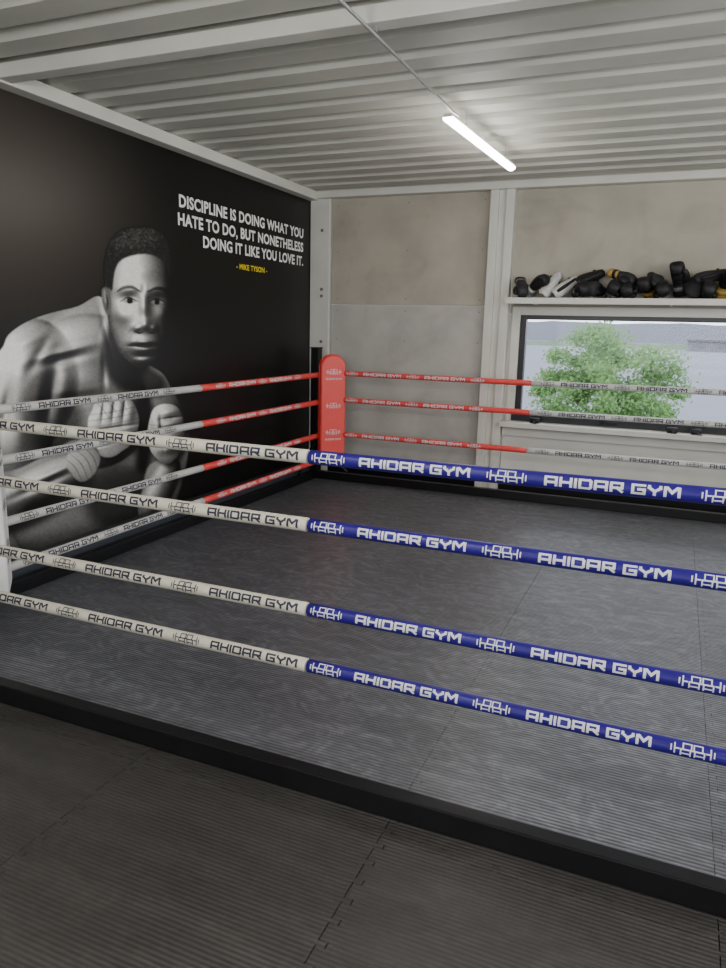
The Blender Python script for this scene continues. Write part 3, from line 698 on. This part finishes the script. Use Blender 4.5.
def ell(c, a, b, ra, rb, n=16, pw=2.6):
    out = []
    for k in range(n):
        t = 2*PI*k/n; ct, st = math.cos(t), math.sin(t)
        out.append(c + a*(ra*math.copysign(abs(ct)**(2/pw), ct)) + b*(rb*math.copysign(abs(st)**(2/pw), st)))
    return out
def glove(label, cols, side=1, s=1.0, squash=.88):
    body, cuff, lining = cols
    r = thing('boxing_glove', label, 'boxing glove', (0,0,0), group='gloves and pads on the shelf')
    Yv = Vector((0,1,0)); sq = squash
    sp = [((.085,0,0),.052,.048),((.11,0,.003),.055,.049),((.145,0,.008),.058,.048),((.185,0,.012),.060,.046),((.222,0,.008),.060,.043),((.248,0,-.006),.058,.039),((.262,0,-.030),.056,.035),((.260,0,-.054),.053,.033),((.244,0,-.074),.050,.029),((.222,0,-.082),.044,.024),((.200,0,-.078),.034,.018)]
    rings = []
    for i, (c, w, h) in enumerate(sp):
        c = Vector(c); d = Vector(sp[min(i+1,len(sp)-1)][0])-Vector(sp[max(i-1,0)][0]); d.normalize(); b = d.cross(Yv)*-1
        rings.append([Vector((p.x*s, p.y*s, p.z*s*sq)) for p in ell(c, Yv, b, w, h)])
    bm = bmesh.new(); loft(bm, rings)
    rings = [[Vector((p.x*s, p.y*s, p.z*s*sq)) for p in ell(Vector((x,0,z)), Yv, Vector((0,0,1)), w, h)] for x, z, w, h in ((.12,-.018,.044,.034),(.15,-.03,.052,.038),(.19,-.038,.054,.038),(.23,-.04,.052,.034),(.25,-.04,.04,.028))]
    loft(bm, rings); bmesh.ops.recalc_face_normals(bm, faces=bm.faces)
    obj('shell', bm, body, r, smooth=True)
    bm = bmesh.new()
    tp = [(.10,.036,-.018),(.125,.056,-.030),(.155,.068,-.042),(.185,.070,-.052),(.212,.062,-.060),(.228,.050,-.064)]
    tube(bm, [Vector((x, y*side, z*sq))*s for x, y, z in tp], [q*s for q in (.018,.025,.028,.027,.023,.012)], 12)
    obj('thumb', bm, body, r, smooth=True)
    bm = bmesh.new()
    sc = lambda L: [Vector((p.x*s, p.y*s, p.z*s*sq)) for p in L]
    outer = [sc(ell(Vector((x,0,0)), Yv, Vector((0,0,1)), w, h)) for x, w, h in ((-.03,.060,.052),(-.02,.064,.056),(.01,.060,.054),(.05,.055,.051),(.088,.053,.049))]
    inner = [sc(ell(Vector((x,0,0)), Yv, Vector((0,0,1)), w, h)) for x, w, h in ((-.03,.052,.044),(-.0,.046,.040))]
    loft(bm, inner[::-1]+outer, cap=False); obj('cuff', bm, cuff, r, smooth=True)
    bm = bmesh.new(); loft(bm, [sc(ell(Vector((x,0,0)), Yv, Vector((0,0,1)), .046, .040)) for x in (-.006,.0)]); obj('lining', bm, BK, r)
    bm = bmesh.new(); loft(bm, [sc(ell(Vector((x,0,0)), Yv, Vector((0,0,1)), w, h)) for x, w, h in ((.022,.056,.053),(.024,.061,.057),(.058,.059,.055),(.060,.054,.051))])
    obj('strap', bm, lining, r, smooth=True)
    bm = bmesh.new(); tube(bm, [Vector(q)*s for q in ((.04,-.058*side,.0),(.045,-.078*side,-.02),(.05,-.085*side,-.06),(.055,-.08*side,-.09))], [.012,.016,.016,.013], 8, flat=.25)
    obj('strap_end', bm, lining, r, smooth=True)
    return r
def mitt(label, face, rim, s=1):
    r = thing('focus_mitt', label, 'punch pad', (0,0,0), group='gloves and pads on the shelf')
    def disc(rx, rz, y0, y1, curve=.03, n=24):
        rings = []
        for k, (y, sc) in enumerate(((y0,.86),(y0+.01,.97),((y0+y1)/2,1),(y1-.01,.97),(y1,.86))):
            rings.append([Vector((rx*sc*math.cos(2*PI*i/n), y+curve*(math.sin(2*PI*i/n)*sc)**2, rz*sc*math.sin(2*PI*i/n)*(1 if math.sin(2*PI*i/n) > 0 else .85)))*s for i in range(n)])
        b = bmesh.new(); loft(b, rings); bmesh.ops.recalc_face_normals(b, faces=b.faces); return b
    obj('pad_body', disc(.080,.120,0,.045), rim, r, smooth=True)
    obj('striking_face', disc(.066,.105,-.012,.012), face, r, smooth=True)
    b = bmesh.new(); tube(b, [Vector(q)*s for q in ((-.06,.05,-.02),(-.045,.075,-.02),(0,.085,-.02),(.045,.075,-.02),(.06,.05,-.02))], .018, 10); obj('hand_strap', b, rim, r, smooth=True)
    return r
def shin(label, face, trim_):
    r = thing('shin_guard', label, 'shin guard', (0,0,0), group='gloves and pads on the shelf')
    def shell(w, h, off, th):
        b = bmesh.new(); rings = []
        for q in range(9):
            z = -h/2 + h*q/8; ww = w*(.72+.28*math.sin(PI*min(1,(q+1)/7)))*(1 if 0 < q < 8 else .8)
            rg = []
            for k in range(9): a = -1+2*k/8; rg.append(Vector((a*ww, off+.9*ww*a*a, z)))
            for k in range(9): a = 1-2*k/8; rg.append(Vector((a*ww*.86, off+th+.9*ww*a*a*.8, z)))
            rings.append(rg)
        loft(b, rings); bmesh.ops.recalc_face_normals(b, faces=b.faces); return b
    obj('guard_shell', shell(.060,.27,0,.02), face, r, smooth=True)
    obj('front_ridge', shell(.018,.20,-.010,.012), trim_, r, smooth=True)
    for z in (-.07,.07):
        b = bmesh.new(); tube(b, [(-.05,.05,z),(-.03,.085,z),(.03,.085,z),(.05,.05,z)], .010, 8, flat=1.6); obj('strap', b, BK, r, smooth=True)
    return r
def settle(r, x, y, z, rot):
    r.rotation_euler = rot; m = r.rotation_euler.to_matrix()
    zs = []; xs = []; ys = []
    for c in r.children:
        if c.name.startswith('strap_end'): continue
        for v in c.data.vertices:
            p = m @ v.co; xs.append(p.x); ys.append(p.y); zs.append(p.z)
    r.location = (x-(min(xs)+max(xs))/2, y-(min(ys)+max(ys))/2, z-min(zs)+.0005)
BK, DK, WH, GD, GR = M['leather_black'], M['leather_dark'], M['leather_white'], M['leather_gold'], M['leather_grey']
D = math.radians; YC = WY-.165
items = [
 ('g', -1.43, 0, (0, D(25), D(-70)), (DK,BK,GR), 'small dark glove tipped over at the left end of the shelf', .85),
 ('g', -1.29, 0, (D(15), D(-38), D(-40)), (BK,WH,GR), 'black glove propped on its white cuff near the shelf left end', .9),
 ('s', -1.16, 0, (D(-25), D(35), D(10)), (WH,WH), 'plain white shin guard leaning right beside the white-cuffed glove', 1),
 ('s', -1.02, 0, (D(-25), D(50), D(-5)), (WH,BK), 'white shin guard lying lower, with a black front ridge', 1),
 ('g', -.88, 0, (D(20), D(-12), D(-75)), (BK,BK,WH), 'black glove with a pale strap just right of the white guards', 1.0),
 ('s', -.81, .09, (D(-20), D(66), D(12)), (BK,DK), 'black shin guard lying on top of the gloves right of the white guards', 1),
 ('g', -.74, 0, (0, D(-14), D(-110)), (DK,BK,GR), 'charcoal glove lying fist forward under the black shin guard', 1.0),
 ('g', -.60, 0, (D(-30), D(-14), D(-80)), (BK,DK,WH), 'black glove with a white strap left of the gold-trimmed glove', 1.0),
 ('g', -.53, .10, (D(-6), D(14), D(-30)), (DK,GD,BK), 'dark glove with a gold cuff lying across two others in the middle of the shelf', .85),
 ('g', -.46, 0, (D(20), D(-10), D(-95)), (BK,BK,GR), 'plain black glove lying fist forward under the gold-cuffed glove', 1.0),
 ('g', -.32, 0, (D(10), D(-24), D(-105)), (BK,GD,GD), 'black glove with a gold cuff and strap in the middle of the shelf', 1.0),
 ('m', -.25, .09, (D(-60), D(20), D(25)), (DK,BK), 'black punch pad lying tilted left of the tall upright glove', .85),
 ('g', -.19, 0, (D(30), 0, D(-90)), (BK,BK,DK), 'black glove lying left of the tall upright glove', 1.0),
 ('g', -.06, .02, (D(14), D(-56), D(-110)), (BK,BK,GR), 'tall dark glove propped upright, highest of the pile', 1.02),
 ('m', .06, 0, (D(-24), D(-34), D(-6)), (DK,BK), 'all-black punch pad leaning right of the tall upright glove', 1),
 ('g', .17, 0, (D(-20), D(-10), D(-80)), (BK,BK,GR), 'black glove lying low near the right end in view', 1.05),
 ('s', .19, .11, (D(-25), D(74), D(-8)), (DK,BK), 'charcoal shin guard lying on top near the right end in view', .95),
 ('g', .33, 0, (0, D(-42), D(-70)), (BK,GD,GD), 'upright black glove with a gold cuff at the right edge of the picture', 1.05),
 ('g', .52, 0, (0, 0, D(-90)), (DK,BK,BK), 'charcoal glove beyond the gold-cuffed one', 1.0),
]
for k, (t, x, dz, rot, cols, lab, s) in enumerate(items):
    if t == 'g': o = glove(lab, cols, 1 if k % 2 else -1, s)
    elif t == 'm': o = mitt(lab, *cols)
    else: o = shin(lab, *cols)
    settle(o, x, YC, SZ+dz, rot)

# ------------------------------------------------------------------ outside
GZ = -4.0
struct('ground', box(-400, 400, 9, 700, GZ-.3, GZ), M['asphalt'])
struct('lawn', box(-60, 60, 12, 47, GZ, GZ+.03), M['grass'])
def ridge(name, y, h0, a1, a2, m, step=60):
    bm = bmesh.new(); prev = None
    for k in range(step+1):
        x = -330+660*k/step; h = h0+a1*math.sin(k*.9)+a2*math.sin(k*2.3+1)
        cur = [bm.verts.new((x, y, GZ)), bm.verts.new((x, y+3, GZ+h)), bm.verts.new((x, y+12, GZ))]
        if prev:
            bm.faces.new([prev[0], cur[0], cur[1], prev[1]]); bm.faces.new([prev[1], cur[1], cur[2], prev[2]])
        prev = cur
    struct(name, bm, m)
ridge('hills', 560, 13.5, .5, .3, M['far_hill'])
ridge('far_green_bank', 330, 2.2, .3, .25, M['far_hedge'], 200)
def tree(x, y, zc, rx, rz_, label):
    r = thing('leafy_tree', label, 'tree', (x, y, GZ+.03))
    hc = zc-GZ
    bm = bmesh.new()
    tube(bm, [(0,0,0),(.05,0,hc*.35),(0,.05,hc*.7),(.05,0,hc+.5)], [.16,.12,.08,.03], 10)
    for k in range(18):
        a = 2*PI*k/16*2.4; z0 = hc*(.60+.40*k/18); rr = rx*random.uniform(.6,.9)
        e = (rr*math.cos(a), rr*math.sin(a), z0+random.uniform(.4,.8))
        tube(bm, [(0,0,z0), (e[0]*.5, e[1]*.5, z0+.25), e], [.040,.025,.010], 6)
    obj('trunk', bm, M['bark'], r, smooth=True)
    vs, fs = [], []
    cl = []
    for k in range(95):
        while True:
            p = Vector((random.uniform(-1,1), random.uniform(-1,1), random.uniform(-1,1)))
            if .15 < p.length < 1: break
        cl.append((Vector((p.x*rx, p.y*rx, hc+p.z*rz_)), random.uniform(.18,.38)))
    for c, rad in cl:
        for q in range(190):
            p = c + Vector((random.gauss(0,1), random.gauss(0,1), random.gauss(0,.6)))*rad*.55
            a = Vector((random.gauss(0,1), random.gauss(0,1), random.gauss(0,1))).normalized(); b = a.orthogonal().normalized()
            L = random.uniform(.032,.060); W = L*.62; i = len(vs)
            vs += [p-a*L, p+b*W, p+a*L, p-b*W]; fs.append((i, i+1, i+2, i+3))
    me = bpy.data.meshes.new('foliage'); me.from_pydata([tuple(v) for v in vs], [], fs); me.materials.append(M['foliage'])
    o = bpy.data.objects.new('foliage', me); COL.objects.link(o); o.parent = r
tree(-1.35, 17, .42, 1.46, 1.36, 'light green leafy tree outside the window')
def far_building(x0, x1, y, d, h, m, roof, label):
    r = thing('far_building', label, 'building', ((x0+x1)/2, y, GZ))
    w = (x1-x0)/2
    obj('wall', box(-w, w, 0, d, 0, h), m, r)
    obj('roof', box(-w-.6, w+.6, -.6, d+.6, h, h+.8), roof, r)
    n = max(3, int(w/3))
    for k in range(n):
        cx = -w+(k+.5)*2*w/n; obj('window', box(cx-w/n*.55, cx+w/n*.55, -.12, -.01, h*.35, h*.75), M['far_glass'], r)
far_building(3, 26, 300, 14, 3.6, M['far_white'], M['far_roof'], 'low brown-roofed building far away, right of the tree')

# ------------------------------------------------------------------ light
w = bpy.data.worlds.new('world'); SC.world = w; w.use_nodes = True
bg = w.node_tree.nodes['Background']; bg.inputs['Strength'].default_value = 3.9
tcw = w.node_tree.nodes.new('ShaderNodeTexCoord'); nzw = w.node_tree.nodes.new('ShaderNodeTexNoise'); nzw.inputs['Scale'].default_value = 2.5; nzw.inputs['Detail'].default_value = 6
rw = w.node_tree.nodes.new('ShaderNodeValToRGB'); rw.color_ramp.elements[0].color = (.80,.87,1,1); rw.color_ramp.elements[1].color = (1,1,1,1)
w.node_tree.links.new(tcw.outputs['Generated'], nzw.inputs['Vector']); w.node_tree.links.new(nzw.outputs['Fac'], rw.inputs['Fac']); w.node_tree.links.new(rw.outputs['Color'], bg.inputs['Color'])
def portal(loc, rot, sx, sy):
    ld = bpy.data.lights.new('portal', 'AREA'); ld.shape = 'RECTANGLE'; ld.size = sx; ld.size_y = sy; ld.cycles.is_portal = True
    lo = bpy.data.objects.new('portal', ld); COL.objects.link(lo); lo.location = loc; lo.rotation_euler = rot
portal((-.2, WY+.1, 1.3), (D(-90),0,0), 2.5, 1.0)
portal((WR+.1, 2.1, 1.7), (0, D(90), 0), 1.8, 7.4)
portal((0, WF-.1, 1.7), (D(90),0,0), 5.2, 1.8)
